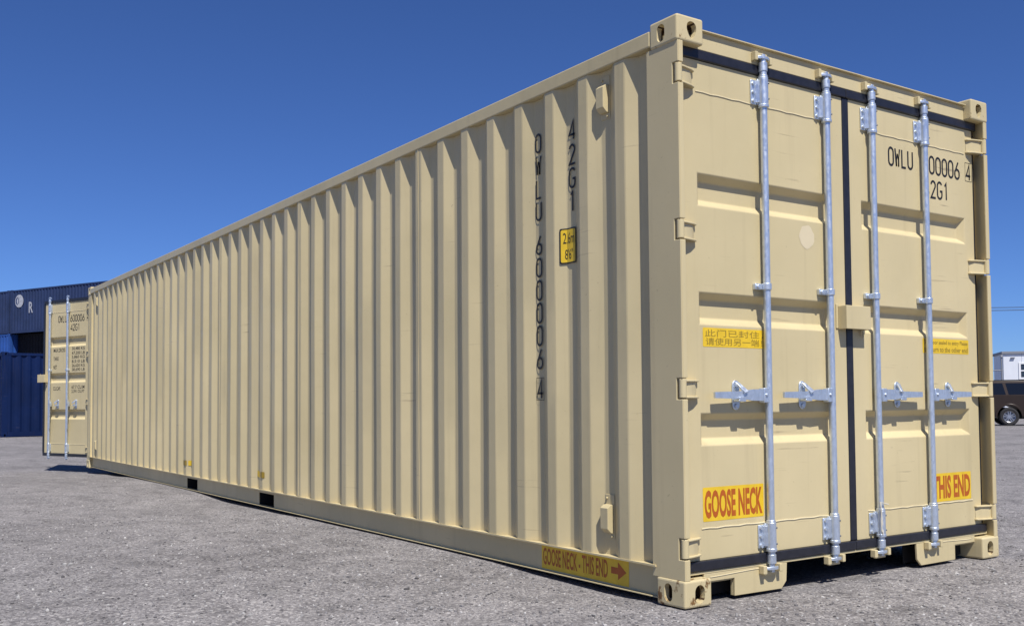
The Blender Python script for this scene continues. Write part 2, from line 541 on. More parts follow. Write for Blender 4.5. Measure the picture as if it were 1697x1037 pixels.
PITCH_C, CR0 = 0.278, -0.360        # corrugation pitch and first crease
YO, YR = 0.004, 0.040               # ridge plane, recess plane
def prof(x):
    t = ((x-CR0) % PITCH_C)
    if t <= .068: return YO+(YR-YO)*t/.068
    if t <= .138: return YR
    if t <= .206: return YR-(YR-YO)*(t-.138)/.068
    return YO

cont = empty('shipping_container')
tag(cont, 'long cream steel shipping container with corrugated side, filling the picture', 'container')

cm_top, cm_bot, cm_botr = casting_mesh('top', 'cream_cast'), casting_mesh('bottom', 'cream_cast'), casting_mesh('bottom', 'cream_rust')
for ix, (sx, x0) in enumerate(((1, 0), (-1, -L))):
    for iy, (sy, y0) in enumerate(((1, 0), (-1, W))):
        for top in (True, False):
            me = cm_top if top else (cm_botr if (ix == 0 and iy == 0) else cm_bot)
            o = mesh_of('corner_casting', me, 'cream_cast', cont)
            o.location = (x0, y0, H-.118 if top else 0)
            o.scale = (sx, sy, 1)
            if ix == 0 and iy == 0 and not top: o['label'] = 'scraped and rusted lower corner casting'

HZ = [2.3325, 1.640, 0.944, 0.2525]
HH = 0.046
def corner_post(sx, x0, sy, y0):
    mb = MB()
    pts = [(-.208, .116), (-.003, .116)]
    for hz in sorted(HZ):
        pts += [(-.003, hz-HH), (-.040, hz-HH), (-.040, hz+HH), (-.003, hz+HH)]
    pts += [(-.003, H-.116), (-.208, H-.116)]
    mb.prism([(x0+sx*a, z) for a, z in pts], 1, y0+sy*.006, y0+sy*.012)
    # folded front lip, undercut on its inner side, interrupted at the hinges
    full = [(-.003, .0121), (-.003, .038), (-.010, .038), (-.088, .0121)]
    cut = [(-.040, .0121), (-.040, .027), (-.088, .0121)]
    zc = .116
    for hz in sorted(HZ)+[None]:
        z1 = hz-HH if hz else H-.116
        mb.prism([(x0+sx*a, y0+sy*q) for a, q in full], 2, zc, z1)
        if hz:
            mb.prism([(x0+sx*a, y0+sy*q) for a, q in cut], 2, hz-HH, hz+HH)
            zc = hz+HH
    # inner leg behind the door edge and the return at the corrugated side
    mb.box(x0+sx*-.130, x0+sx*-.100, y0+sy*.0121, y0+sy*.115, .116, H-.116)
    mb.box(x0+sx*-.208, x0+sx*-.200, y0+sy*.0121, y0+sy*.075, .116, H-.116)
    return mb.build('corner_post', 'cream_post', cont, bevel=0.003)
for sx, x0 in ((1, 0), (-1, -L)):
    for sy, y0 in ((1, 0), (-1, W)):
        corner_post(sx, x0, sy, y0)

# corrugated side sheets, each welded to the next
def side_sheet(xa, xb, flip):
    xs = {xa, xb}
    k = math.floor((xa-CR0)/PITCH_C)-1
    while CR0+k*PITCH_C < xb+1:
        for t in (0, .068, .138, .206):
            x = CR0+k*PITCH_C+t
            if xa < x < xb: xs.add(round(x, 5))
        k += 1
    # small radius at each fold
    ex = set()
    for x in xs:
        for d in (-.004, .004):
            if xa < x+d < xb: ex.add(round(x+d, 5))
    fold = sorted(ex | {xa, xb})
    zs = [.1665]+[.1665+(2.489-.1665)*i/14 for i in range(1, 14)]+[2.489]
    jr = random.Random(int(xa*1000))
    rib = {}
    vs = []
    for x in fold:
        y = prof(x)
        kk = int(math.floor((x-CR0)/PITCH_C*4+.5))
        am, ph = rib.setdefault(kk, (jr.uniform(-.0016, .0016), jr.uniform(0, 6.28)))
        for z in zs:
            env = math.sin(math.pi*(z-.1665)/2.3225)
            w_ = env*(am+.0011*math.sin(z*3.1+ph)+.0010*math.sin(x*1.3+z*1.7))
            yy = y+w_
            vs.append((x, W-yy if flip else yy, z))
    n = len(zs)
    fs = [(i*n+j, (i+1)*n+j, (i+1)*n+j+1, i*n+j+1) for i in range(len(fold)-1) for j in range(n-1)]
    if flip: fs = [tuple(reversed(q)) for q in fs]
    me = bpy.data.meshes.new('side_panel')
    me.from_pydata(vs, [], fs); me.materials.append(M['cream'])
    me.polygons.foreach_set('use_smooth', [True]*len(me.polygons)); me.set_sharp_from_angle(angle=math.radians(12))
    o = bpy.data.objects.new('side_panel', me); COL.objects.link(o); o.parent = cont
    return o
bounds = [-.2075]
for k in range(7, 43, 7):
    bounds.append(CR0-k*PITCH_C-.036)
bounds.append(-L+.2075)
for a, b_ in zip(bounds, bounds[1:]):
    for flip in (False, True):
        side_sheet(b_+.0004, a-.0004, flip)
for bx in bounds[1:-1]:
    pts = [(bx+.0015*math.sin(i*1.9), YO-.0008, .17+i*.0773) for i in range(31)]
    MB().tube(pts, .0022, 5).build('weld_seam', 'cream', cont, smooth=True)

# rails
for sy, y0 in ((1, 0), (-1, W)):
    Y = lambda q: y0+sy*q
    MB().box(-L+.179, -.179, Y(0), Y(.060), 2.490, 2.563).build('top_rail', 'cream', cont, bevel=0.006)
    mb = MB()
    xa, xb = -L+.184, -.184
    mb.box(xa, xb, Y(-.001), Y(.075), .158, .166)
    mb.box(xa, xb, Y(.018), Y(.075), .0190, .0230)
    holes = [(-7.40, -7.04), (-5.27, -4.92)]
    cur = xa
    for ha, hb in holes+[(xb, None)]:
        mb.box(cur, ha, Y(.044), Y(.050), .0232, .1578)
        if hb is not None:
            mb.box(ha+.0002, hb-.0002, Y(.044), Y(.050), .130, .1578)
            cur = hb
    mb.build('bottom_rail', 'cream', cont)
for ha, hb in ((-7.40, -7.04), (-5.27, -4.92)):
    mb = MB()
    mb.box(ha-.006, ha-.0005, .051, W-.051, .0245, .1375)
    mb.box(hb+.0005, hb+.006, .051, W-.051, .0245, .1375)
    mb.box(ha, hb, .051, W-.051, .1305, .1375)
    mb.build('fork_pocket', 'dark', cont)

# roof and floor
MB().box(-L+.05, -.06, .0605, W-.0605, 2.535, 2.556).build('roof_panel', 'cream', cont)
for i in range(40):
    x = -.45-i*.29
    MB().prism([(x, 2.5562), (x+.03, 2.568), (x+.11, 2.568), (x+.14, 2.5562)], 1, .09, W-.09).build('roof_rib', 'cream', cont)
MB().box(-L+.14, -.14, .0765, W-.0765, .150, .178).build('floor', 'timber', cont)
for i in range(38):
    x = -.42-i*.30
    if any(ha-.08 < x < hb+.05 for ha, hb in ((-7.40, -7.04), (-5.27, -4.92))): continue
    MB().box(x, x+.045, .0765, W-.0765, .030 if x < -3.4 else .125, .1495).build('cross_member', 'dark', cont)

# door end frames
def end_frame(sx, x0, flipy):
    X = lambda b_: x0+sx*b_
    Y = lambda a: (W-a) if flipy else a
    mb = MB()
    mb.box(X(-.135), X(-.050), Y(.0405), Y(W-.0405), 2.468, 2.5345)
    mb.box(X(-.0505), X(-.047), Y(.165), Y(W-.165), 2.4745, 2.5562)
    mb.build('header', 'cream', cont, bevel=0.002)
    MB().box(X(-.060), X(-.030), Y(.165), Y(W-.165), 2.5565, 2.5620).build('header_lip', 'cream', cont, bevel=0.001)
    MB().box(X(-.135), X(-.047), Y(.0405), Y(W-.0405), .1285, .1405).build('door_sill', 'cream', cont, bevel=0.002)
    for s in (0, 1):
        q = (lambda a: a) if s == 0 else (lambda a: W-a)
        poly = [(.163, .128), (.163, .092), (.355, .092), (.355, .012), (.668, .010), (.702, .043), (.708, .128)]
        mb = MB()
        mb.prism([(Y(q(a)), z) for a, z in poly], 0, X(-.060), X(-.048))
        mb.box(X(-.075), X(-.0602), Y(q(.163)), Y(q(.357)), .084, .092)
        mb.box(X(-.075), X(-.0602), Y(q(.355)), Y(q(.363)), .012, .0835)
        mb.build('sill_leg', 'cream', cont, bevel=0.002)
        MB().box(X(-.140), X(-.1355), Y(q(.163)), Y(q(.700)), .012, .1285).build('sill_shade_plate', 'dark', cont)  # added dark plate, stands in for the shade behind the sill notch
        MB().tube([(X(-.0475), Y(q(a)), .115-.004*math.sin(a*9)) for a in [.2+.03*i for i in range(15)]], .0022, 5).build('weld_bead', 'weld', cont, smooth=True)
end_frame(1, 0, False)
end_frame(-1, -L, True)
# tunnel roof, dark underside behind the sill
MB().box(-3.2, -.135, .71, W-.71, .1285, .1495).build('gooseneck_tunnel_plate', 'dark', cont)
MB().box(-3.26, -3.2, .0765, W-.0765, .012, .149).build('tunnel_end_plate', 'dark', cont)

# ------------------------------------------------------------------ doors
FX = -.056                 # outer face of a door, behind the casting face
BX = -.027                 # axis of the locking bars
DA0, DA1 = .078, 1.192     # door from hinge edge to meeting edge
DZ0, DZ1 = .188, 2.426
BANDS = [(1.913, 1.768), (1.376, 1.233), (.834, .692)]

def make_door(right, far, place):
    """right: hung on the right as seen from outside. far: the open door at the far end"""
    ah = W-.022 if right else .022
    HG = (-.018, ah, 0)
    A = (lambda a: W-a) if right else (lambda a: a)
    sgn = -1 if right else 1
    # panel with three pressed recesses
    mb = MB()
    pa, pb = .166, 1.100
    dep, sl, sz = .036, .034, .030
    rows = sorted({DZ0, DZ1, *[z for b_ in BANDS for z in b_]})
    def P(a, z, x=FX): return (x, A(a), z)
    for z0, z1 in zip(rows, rows[1:]):
        for a0, a1 in ((DA0, pa), (pb, DA1)):
            mb.add([P(a0, z0), P(a1, z0), P(a1, z1), P(a0, z1)], [(0, 1, 2, 3)])
        if (z1, z0) in BANDS:
            o_ = [P(pa, z0), P(pb, z0), P(pb, z1), P(pa, z1)]
            i_ = [P(pa+sl, z0+sz, FX-dep), P(pb-sl, z0+sz, FX-dep), P(pb-sl, z1-sz, FX-dep), P(pa+sl, z1-sz, FX-dep)]
            mb.add(o_+i_, [(0, 1, 5, 4), (1, 2, 6, 5), (2, 3, 7, 6), (3, 0, 4, 7), (4, 5, 6, 7)])
        else:
            mb.add([P(pa, z0), P(pb, z0), P(pb, z1), P(pa, z1)], [(0, 1, 2, 3)])
    bk = FX-.052
    c_ = [(DA0, DZ0), (DA1, DZ0), (DA1, DZ1), (DA0, DZ1)]
    mb.add([P(*q) for q in c_]+[P(q[0], q[1], bk) for q in c_], [(0, 1, 5, 4), (1, 2, 6, 5), (2, 3, 7, 6), (3, 0, 4, 7), (4, 5, 6, 7)])
    # merge shared corners so the bevel runs cleanly
    me = bpy.data.meshes.new('door')
    me.from_pydata([(q[0]-HG[0], q[1]-HG[1], q[2]) for q in mb.v], [], mb.f)
    bm = bmesh.new(); bm.from_mesh(me)
    bmesh.ops.remove_doubles(bm, verts=bm.verts, dist=1e-5)
    bmesh.ops.recalc_face_normals(bm, faces=bm.faces)
    bm.to_mesh(me); bm.free()
    me.materials.append(M['cream'])
    door = bpy.data.objects.new('door', me); COL.objects.link(door); door.parent = cont
    bv = door.modifiers.new('bevel', 'BEVEL'); bv.width = .005; bv.segments = 3; bv.limit_method = 'ANGLE'; bv.angle_limit = math.radians(25)
    door.location, door.rotation_euler = place
    def fin(mbx, name, mats, **kw):
        return mbx.build(name, mats, door, off=HG, **kw)

    # gaskets
    def rub(y0, y1, z0, z1, x0=-.066, x1=-.0485):
        return fin(MB().box(x0, x1, y0, y1, z0, z1), 'gasket', 'rubber', bevel=.005)
    ya, yb = A(.048), A(1.2185)
    rub(ya, yb, 2.4275, 2.4735, -.066, -.044)
    rub(ya, yb, .1425, .1865, -.066, -.040)
    rub(A(.043), A(.0770), .187, 2.427, -.096, -.066)
    if right:
        rub(A(1.1935), A(1.2445), .187, 2.427, -.072, -.052)
    # weld beads across the panel
    for z in (2.284, .325):
        pts = [(FX+.0005, A(.16+.047*i), z+.0018*math.sin(i*2.3)+(.0012*i if z < 1 else -.0004*i)*0) for i in range(21)]
        fin(MB().tube(pts, .0032, 6), 'weld_bead', 'weld', smooth=True)
    # locking bars with their fittings
    for bi, a in enumerate((.579, 1.037)):
        y = A(a)
        bar = MB()
        bar.cyl((BX, y, .150), (BX, y, 2.470), .0172, n=18)
        fin(bar, 'locking_bar', 'galv', smooth=True)
        # guide brackets: sleeve, base plate on one side, bolts
        for z0, z1 in ((2.278, 2.412), (.205, .328)):
            g = MB()
            zc = (z0+z1)/2
            g.cyl((BX, y, z0), (BX, y, z1), .0235, n=16)
            g.cyl((BX, y, z0-.012), (BX, y, z0+.004), .0255, n=16)
            g.cyl((BX, y, z1-.004), (BX, y, z1+.010), .0215, n=16)
            g.box(FX+.0005, BX-.012, y-.024, y+.024, z0+.006, z1-.006)
            g.box(FX+.0005, FX+.009, y-.062, y-.020, z0+.004, z1-.012)
            g.prism([(FX+.009, y-.034), (BX+.004, y-.018), (FX+.009, y-.018)], 2, z0+.012, z1-.016)
            fin(g, 'bearing_bracket', 'galv', bevel=.003, smooth=True)
            for dz in (-.042, 0, .040):
                fin(MB().cyl((FX+.008, y-.048, zc-.004+dz), (FX+.018, y-.048, zc-.004+dz), .0090, n=8), 'bolt', 'galv', smooth=True)
            for dz in (-.038, .036):
                fin(MB().cyl((BX+.018, y+.012, zc+dz), (BX+.0235, y+.015, zc+dz), .0042, n=8), 'grease_hole', 'galv_dark', smooth=True)
        # middle clamp
        g = MB()
        g.cyl((BX, y, 1.405), (BX, y, 1.437), .0225, n=14)
        g.box(FX+.0005, BX-.010, y-.066, y+.020, 1.407, 1.435)
        g.cyl((BX-.012, y-.050, 1.421), (BX-.002, y-.050, 1.421), .010, n=8)
        fin(g, 'bar_clamp', 'galv', bevel=.003, smooth=True)
        # cams at both ends
        for z, up in ((2.470, 1), (.150, -1)):
            cmb = MB()
            cmb.cyl((BX, y, z-up*.03), (BX, y, z+up*.012), .021, n=14)
            cmb.cyl((BX, y, z+up*.012), (BX, y, z+up*.026), .0145, n=12)
            t0, t1 = z+up*.026, z+up*.040
            cmb.prism([(BX-.016, y-.034), (BX+.004, y-.038), (BX+.016, y-.018), (BX+.018, y+.016), (BX+.006, y+.040), (BX-.012, y+.030), (BX-.018, y)], 2, t0, t1)
            cmb.box(BX-.010, BX+.010, y-.010, y+.010, t1-.001, t1+up*.012) if up > 0 else cmb.box(BX-.010, BX+.010, y-.010, y+.010, t1+up*.012, t1+.001)
            fin(cmb, 'locking_cam', 'galv', bevel=.002, smooth=True)
        # handle, its fitting on the bar, and the catch on the door
        zc = .916
        s = -1*sgn
        if True:
            g = MB()
            g.box(BX-.014, BX+.019, y+s*.016, y+s*.052, zc-.036, zc+.032)
            g.cyl((BX+.016, y+s*.036, zc), (BX+.025, y+s*.036, zc), .008, n=8)
            fin(g, 'handle_bracket', 'galv', bevel=.004, smooth=True)
            hd = MB()
            if not far:
                path = [(.048, .000, .027), (.12, .004, .026), (.165, .003, .021), (.20, .000, .017), (.25, .002, .016), (.365, .003, .0135)]
                hw_, x_ = .0055, BX+.006
                for (d0, e0, h0), (d1, e1, h1) in zip(path, path[1:]):
                    hd.add([(x_-hw_+e0, y+s*d0, zc-h0), (x_+hw_+e0, y+s*d0, zc-h0), (x_+hw_+e0, y+s*d0, zc+h0), (x_-hw_+e0, y+s*d0, zc+h0),
                            (x_-hw_+e1, y+s*d1, zc-h1), (x_+hw_+e1, y+s*d1, zc-h1), (x_+hw_+e1, y+s*d1, zc+h1), (x_-hw_+e1, y+s*d1, zc+h1)],
                           [(0, 1, 5, 4), (1, 2, 6, 5), (2, 3, 7, 6), (3, 0, 4, 7)]+([(0, 3, 2, 1)] if d0 < .05 else [])+([(4, 5, 6, 7)] if d1 > .36 else []))
                fin(hd, 'handle', 'galv', smooth=True)
            else:
                hd.box(BX+.004, BX+.030, y+.030, y+.050, .915, .985)
                hd.box(BX+.010, BX+.024, y+.028, y+.052, .73, .912)
                hd.box(BX+.012, BX+.022, y+.030, y+.048, .55, .73)
                fin(hd, 'handle', 'galv', bevel=.003)
        yc = y+s*.195
        g = MB()
        n = 8
        outline = [(yc+.022*math.cos(math.radians(t)), zc+.046+.022*math.sin(math.radians(t))) for t in range(0, 181, 30)] + \
                  [(yc+.024*math.cos(math.radians(t)), zc-.044+.024*math.sin(math.radians(t))) for t in range(180, 361, 30)]
        g.prism(outline, 0, FX+.0005, FX+.008)
        # hinged keeper arm reaching over the handle, lower shelf
        g.add([(FX+.008, yc-s*.010, zc+.055), (FX+.008, yc+s*.012, zc+.055), (BX+.020, yc-s*.035, zc+.012), (BX+.020, yc-s*.012, zc+.004),
               (FX+.016, yc-s*.010, zc+.060), (FX+.016, yc+s*.012, zc+.060), (BX+.027, yc-s*.035, zc+.018), (BX+.027, yc-s*.012, zc+.010)],
              [(0, 1, 3, 2), (4, 6, 7, 5), (0, 2, 6, 4), (1, 5, 7, 3), (2, 3, 7, 6), (0, 4, 5, 1)])
        g.box(FX+.008, BX+.018, yc-.020, yc+.024, zc-.030, zc-.020)
        g.box(BX+.0125, BX+.019, yc-.018, yc+.022, zc-.030, zc-.008)
        g.cyl((FX+.008, yc, zc+.046), (FX+.020, yc, zc+.046), .011, n=9)
        g.cyl((FX+.008, yc, zc-.050), (FX+.016, yc, zc-.050), .011, n=9)
        fin(g, 'handle_catch', 'galv', bevel=.002, smooth=True)
    # hinges
    for hz in HZ:
        g = MB()
        g.cyl((HG[0], A(.022), hz-HH+.006), (HG[0], A(.022), hz+HH-.004), .0165, n=16)
        g.cyl((HG[0], A(.022), hz+HH-.004), (HG[0], A(.022), hz+HH+.006), .011, n=12)
        z0, z1 = hz-.037, hz+.034
        blade = [(FX+.0005, A(.046)), (-.022, A(.030)), (-.024, A(.060)), (-.034, A(.110)), (FX+.0005, A(.140))]
        g.prism(blade, 2, z0, z1)
        for zz in (z0-.005, z1-.004):
            rib = [(FX+.0005, A(.044)), (-.014, A(.028)), (-.012, A(.050)), (-.026, A(.110)), (-.040, A(.142)), (FX+.0005, A(.146))]
            g.prism(rib, 2, zz, zz+.009)
        fin(g, 'hinge', 'cream_post', bevel=.0025, smooth=True)
    # lock box and markings
    if right:
        g = MB()
        y0, y1, z0, z1 = 1.128, 1.320, 1.243, 1.361
        g.box(FX+.003, -.001, y0, y0+.006, z0, z1)
        g.box(FX+.003, -.001, y1-.006, y1, z0, z1)
        g.box(-.0062, 0.0, y0+.0002, y1-.0002, z0+.0002, z1-.0002)
        g.box(FX+.003, -.0064, y0+.0062, y1-.0062, z1-.006, z1-.0002)
        g.box(FX+.0005, FX+.006, y1-.010, y1+.022, z0-.012, z1+.004)
        g.box(FX+.0005, FX+.006, y0-.016, y0+.0, z0+.004, z1+.010)
        fin(g, 'lock_box', 'cream', bevel=.003)
        fin(MB().tube([(FX+.012, 1.296, 1.243), (FX+.014, 1.298, 1.22), (FX+.014, 1.306, 1.205), (FX+.013, 1.314, 1.215), (FX+.010, 1.312, 1.236)], .0035, 6), 'seal_hook', 'cream', smooth=True)
        # identification lettering
        def flat(a, z, e=0.0): return (FX+.0012+e, a, z)
        for word, a0, st_, w_, z_, h_ in (('OWLU', 1.578, .0565, .040, 2.133, .094), ('600006', 1.884, .0605, .042, 2.133, .094),
                                     ('4', 2.300, 0, .038, 2.140, .086), ('42G1', 1.893, .0605, .042, 2.000, .092)):
            for i, ch in enumerate(word):
                t = MB(); stencil(t, ch, a0+i*st_, z_, w_, h_, flat, .0058)
                fin(t, 'stencilled_character', 'black')
        t = MB()
        stroke(t, [(2.289, 2.131), (2.352, 2.131), (2.352, 2.236), (2.289, 2.236)], True, .0012, lambda a, z: (FX+.0010, a, z))
        fin(t, 'check_digit_frame', 'black')
        if far:
            t = MB()
            fl = lambda a, z: flat(a, z)
            for key, z, h in (('gross', 1.690, .055), ('tare', 1.565, .055), ('net', 1.440, .055), ('cu', 1.120, .055)):
                w_ = {'gross': .30, 'tare': .13, 'net': .09, 'cu': .19}[key]
                text_into(t, key, 1.46, 1.46+w_, z, z+h, fl, 0)
            for key, z in (('g1', 1.705), ('g2', 1.640), ('t1', 1.580), ('t2', 1.515), ('n1', 1.455), ('n2', 1.395), ('c1', 1.140), ('c2', 1.075)):
                text_into(t, key, 1.93, 2.25, z, z+.050, fl, 0)
            fin(t, 'weight_lettering', 'black')
    if not far:
        def decal(name, a0, a1, z0, z1, texts, mats, x=FX+.0008):
            t = MB()
            r = .006
            out = []
            for cx_, cz_, t0 in ((a1-r, z1-r, 0), (a0+r, z1-r, 90), (a0+r, z0+r, 180), (a1-r, z0+r, 270)):
                out += [(x, cx_+r*math.cos(math.radians(t0+q)), cz_+r*math.sin(math.radians(t0+q))) for q in (0, 30, 60, 90)]
            t.add(out, [tuple(range(len(out)))], 0)
            for key, b0, b1, c0, c1 in texts:
                text_into(t, key, b0, b1, c0, c1, lambda a, z: (x+.0006, a, z), 1)
            return fin(t, name, mats)
        if right:
            decal('this_end_decal', 1.895, 2.264, .334, .487, [('this', 1.905, 2.255, .349, .474)], ['yellow', 'orange'])
            decal('sealed_door_decal', 1.84, 2.276, 1.141, 1.221, [('en1', 1.855, 2.266, 1.184, 1.212), ('en2', 1.855, 2.266, 1.149, 1.177)], ['yellow', 'brown_ink'])
        else:
            decal('goose_neck_decal', .170, .563, .355, .506, [('goose', .180, .553, .368, .493)], ['yellow', 'orange'])
            decal('sealed_door_decal', .185, .585, 1.133, 1.219, [('cn1', .198, .580, 1.178, 1.211), ('cn2', .202, .572, 1.141, 1.174)], ['yellow', 'brown_ink'])
            t = MB()
            t.add([(FX+.0009, .905+.055*math.cos(i*math.pi/10)*(1+.06*math.sin(i*2.1)), 1.688+.058*math.sin(i*math.pi/10)*(1+.06*math.cos(i*1.7))) for i in range(20)], [tuple(range(20))])
            fin(t, 'touch_up_patch', 'patch')
    if right and not far:
        y = A(1.037)
        fin(MB().tube([(-.004, y-.035, .372), (.000, y-.030, .33), (-.006, y-.026, .275), (-.002, y-.028, .225), (-.006, y-.016, .206), (-.010, y-.008, .24), (-.008, y-.020, .31), (-.006, y-.028, .372), (.002, y+.002, .362), (.001, y+.024, .358)], .0035, 6), 'seal_twine', 'twine', smooth=True)
    return door

make_door(False, False, ((-.018, .022, 0), (0, 0, 0)))
make_door(True, False, ((-.018, W-.022, 0), (0, 0, 0)))
make_door(True, True, ((-L+.018, .022, 0), (0, 0, math.radians(180+112))))
make_door(False, True, ((-L+.018, W-.022, 0), (0, 0, math.radians(180-112))))

# cam keepers welded to header and sill of the near end
for a in (.579, 1.037):
    for y in (a, W-a):
        k = MB()
        for z0, z1, zc in ((2.478, 2.530, 2.5),):
            k.box(-.0465, -.018, y-.058, y-.040, 2.486, 2.528)
            k.box(-.0465, -.018, y+.042, y+.058, 2.478, 2.512)
            k.box(-.0468, -.036, y-.0398, y+.0418, 2.514, 2.532)
        k.build('cam_keeper', 'cream_cast', cont, bevel=.003)
        k = MB()
        k.box(-.0465, -.016, y-.066, y-.042, .094, .132)
        k.box(-.0465, -.016, y+.044, y+.064, .098, .134)
        k.box(-.0468, -.034, y-.0418, y+.0438, .086, .104)
        k.build('cam_keeper', 'cream_cast', cont, bevel=.003)

# ventilator covers
def vent(xc, zc):
    g = MB()
    g.box(xc-.036, xc+.032, YR-.004, YR-.001, zc-.102, zc+.108)
    # hood: chamfered at top and bottom, open below
    prof_ = [(YR-.004, zc+.062), (.016, zc+.060), (-.002, zc+.046), (-.002, zc-.052), (.020, zc-.072), (YR-.004, zc-.074)]
    g.prism([(y, z) for y, z in prof_], 0, xc-.028, xc+.026)
    g.cyl((xc-.02, YR-.004, zc+.09), (xc-.02, YR-.012, zc+.09), .006, n=8)
    g.cyl((xc+.015, YR-.004, zc-.09), (xc+.015, YR-.012, zc-.09), .006, n=8)
    g.build('ventilator', 'cream', cont, bevel=.003)
vent(-.534, 2.352); vent(-.534, .342)
xf = CR0-PITCH_C*41+.103
vent(xf, 2.352); vent(xf, .342)

# side lettering in the recesses of the corrugation
def rec(a, z, e=0.0): return (a, YR-.0045-e, z)
for ch, z0, z1 in (('O', 2.208, 2.304), ('W', 2.089, 2.186), ('L', 1.964, 2.060), ('U', 1.848, 1.941), ('6', 1.668, 1.763), ('0', 1.549, 1.644),
                   ('0', 1.426, 1.527), ('0', 1.306, 1.408), ('0', 1.187, 1.288), ('6', 1.066, 1.166), ('4', .911, 1.008)):
    t = MB(); stencil(t, ch, -1.113, z0, .043, z1-z0, rec, .0055)
    t.build('stencilled_character', 'black', cont)
t = MB()
stroke(t, [(-1.124, .901), (-1.058, .901), (-1.058, 1.017), (-1.124, 1.017)], True, .0012, lambda a, z: rec(a, z, -.0003))
t.build('check_digit_frame', 'black', cont)
for ch, z0, z1 in (('4', 2.213, 2.310), ('2', 2.089, 2.186), ('G', 1.970, 2.066), ('1', 1.850, 1.949)):
    t = MB(); stencil(t, ch, -.824, z0, .045, z1-z0, rec, .0055)
    t.build('stencilled_character', 'black', cont)

def conform(mb, name, mats, lift=.0045):
    """flat (x,z) polygons with stored lift laid onto the corrugated side"""
    me = bpy.data.meshes.new(name)
    me.from_pydata(mb.v, [], mb.f)
    for q in mats: me.materials.append(M[q])
    me.polygons.foreach_set('material_index', mb.mi)
    bm = bmesh.new(); bm.from_mesh(me)
    xs = [q.co.x for q in bm.verts]
    k = math.floor((min(xs)-CR0)/PITCH_C)-1
    while CR0+k*PITCH_C < max(xs):
        for tt in (0, .068, .138, .206):
            x = CR0+k*PITCH_C+tt
            if min(xs) < x < max(xs):
                bmesh.ops.bisect_plane(bm, geom=bm.verts[:]+bm.edges[:]+bm.faces[:], plane_co=(x, 0, 0), plane_no=(1, 0, 0), dist=1e-6)
        k += 1
    for q in bm.verts:
        q.co.y = prof(q.co.x)-lift-q.co.y
    bmesh.ops.recalc_face_normals(bm, faces=bm.faces)
    bm.to_mesh(me); bm.free()
    o = bpy.data.objects.new(name, me); COL.objects.link(o); o.parent = cont
    return o
def rrect(a0, a1, z0, z1, e, r=.008):
    out = []
    for cx_, cz_, t0 in ((a1-r, z1-r, 0), (a0+r, z1-r, 90), (a0+r, z0+r, 180), (a1-r, z0+r, 270)):
        out += [(cx_+r*math.cos(math.radians(t0+q)), e, cz_+r*math.sin(math.radians(t0+q))) for q in (0, 30, 60, 90)]
    return out
t = MB()
for i, (ins, e, mi) in enumerate(((0, 0, 1), (.007, .0006, 0))):
    vs_ = rrect(-.886+ins, -.774-ins, 1.588+ins, 1.768-ins, e)
    t.add(vs_, [tuple(range(len(vs_)))], mi)
text_into(t, 'plm', -.868, -.790, 1.690, 1.745, lambda a, z: (a, .0012, z), 1)
text_into(t, 'plf', -.858, -.800, 1.610, 1.662, lambda a, z: (a, .0012, z), 1)
conform(t, 'height_placard', ['yellow', 'black'])
for x0, x1, dark_first in ((-7.42, -7.12, True), (-5.29, -5.06, False)):
    t = MB()
    xm = x0+(x1-x0)*(.45 if dark_first else .7)
    for a0, a1, mi in ((x0, xm-.01, 1 if dark_first else 0), (xm+.01, x1, 0 if dark_first else 1)):
        vs_ = rrect(a0, a1, .264, .316, 0)
        t.add(vs_, [tuple(range(len(vs_)))], mi)
    conform(t, 'fork_pocket_sticker', ['yellow', 'brown_ink'])

# warning decal on the web of the bottom rail
t = MB()
web = lambda a, z, e=0.0: (a, .0440-.0010-e, z)
t.add([web(-1.10, .030), web(-.412, .030), web(-.412, .150), web(-1.10, .150)], [(0, 1, 2, 3)], 0)
text_into(t, 'side', -1.087, -.565, .050, .138, lambda a, z: web(a, z, .0006), 1)
t.add([web(a, z, .0006) for a, z in ((-.540, .078), (-.490, .078), (-.490, .052), (-.430, .093), (-.490, .136), (-.490, .110), (-.540, .110))], [tuple(range(7))], 1)
t.build('goose_neck_decal', ['yellow', 'orange'], cont)

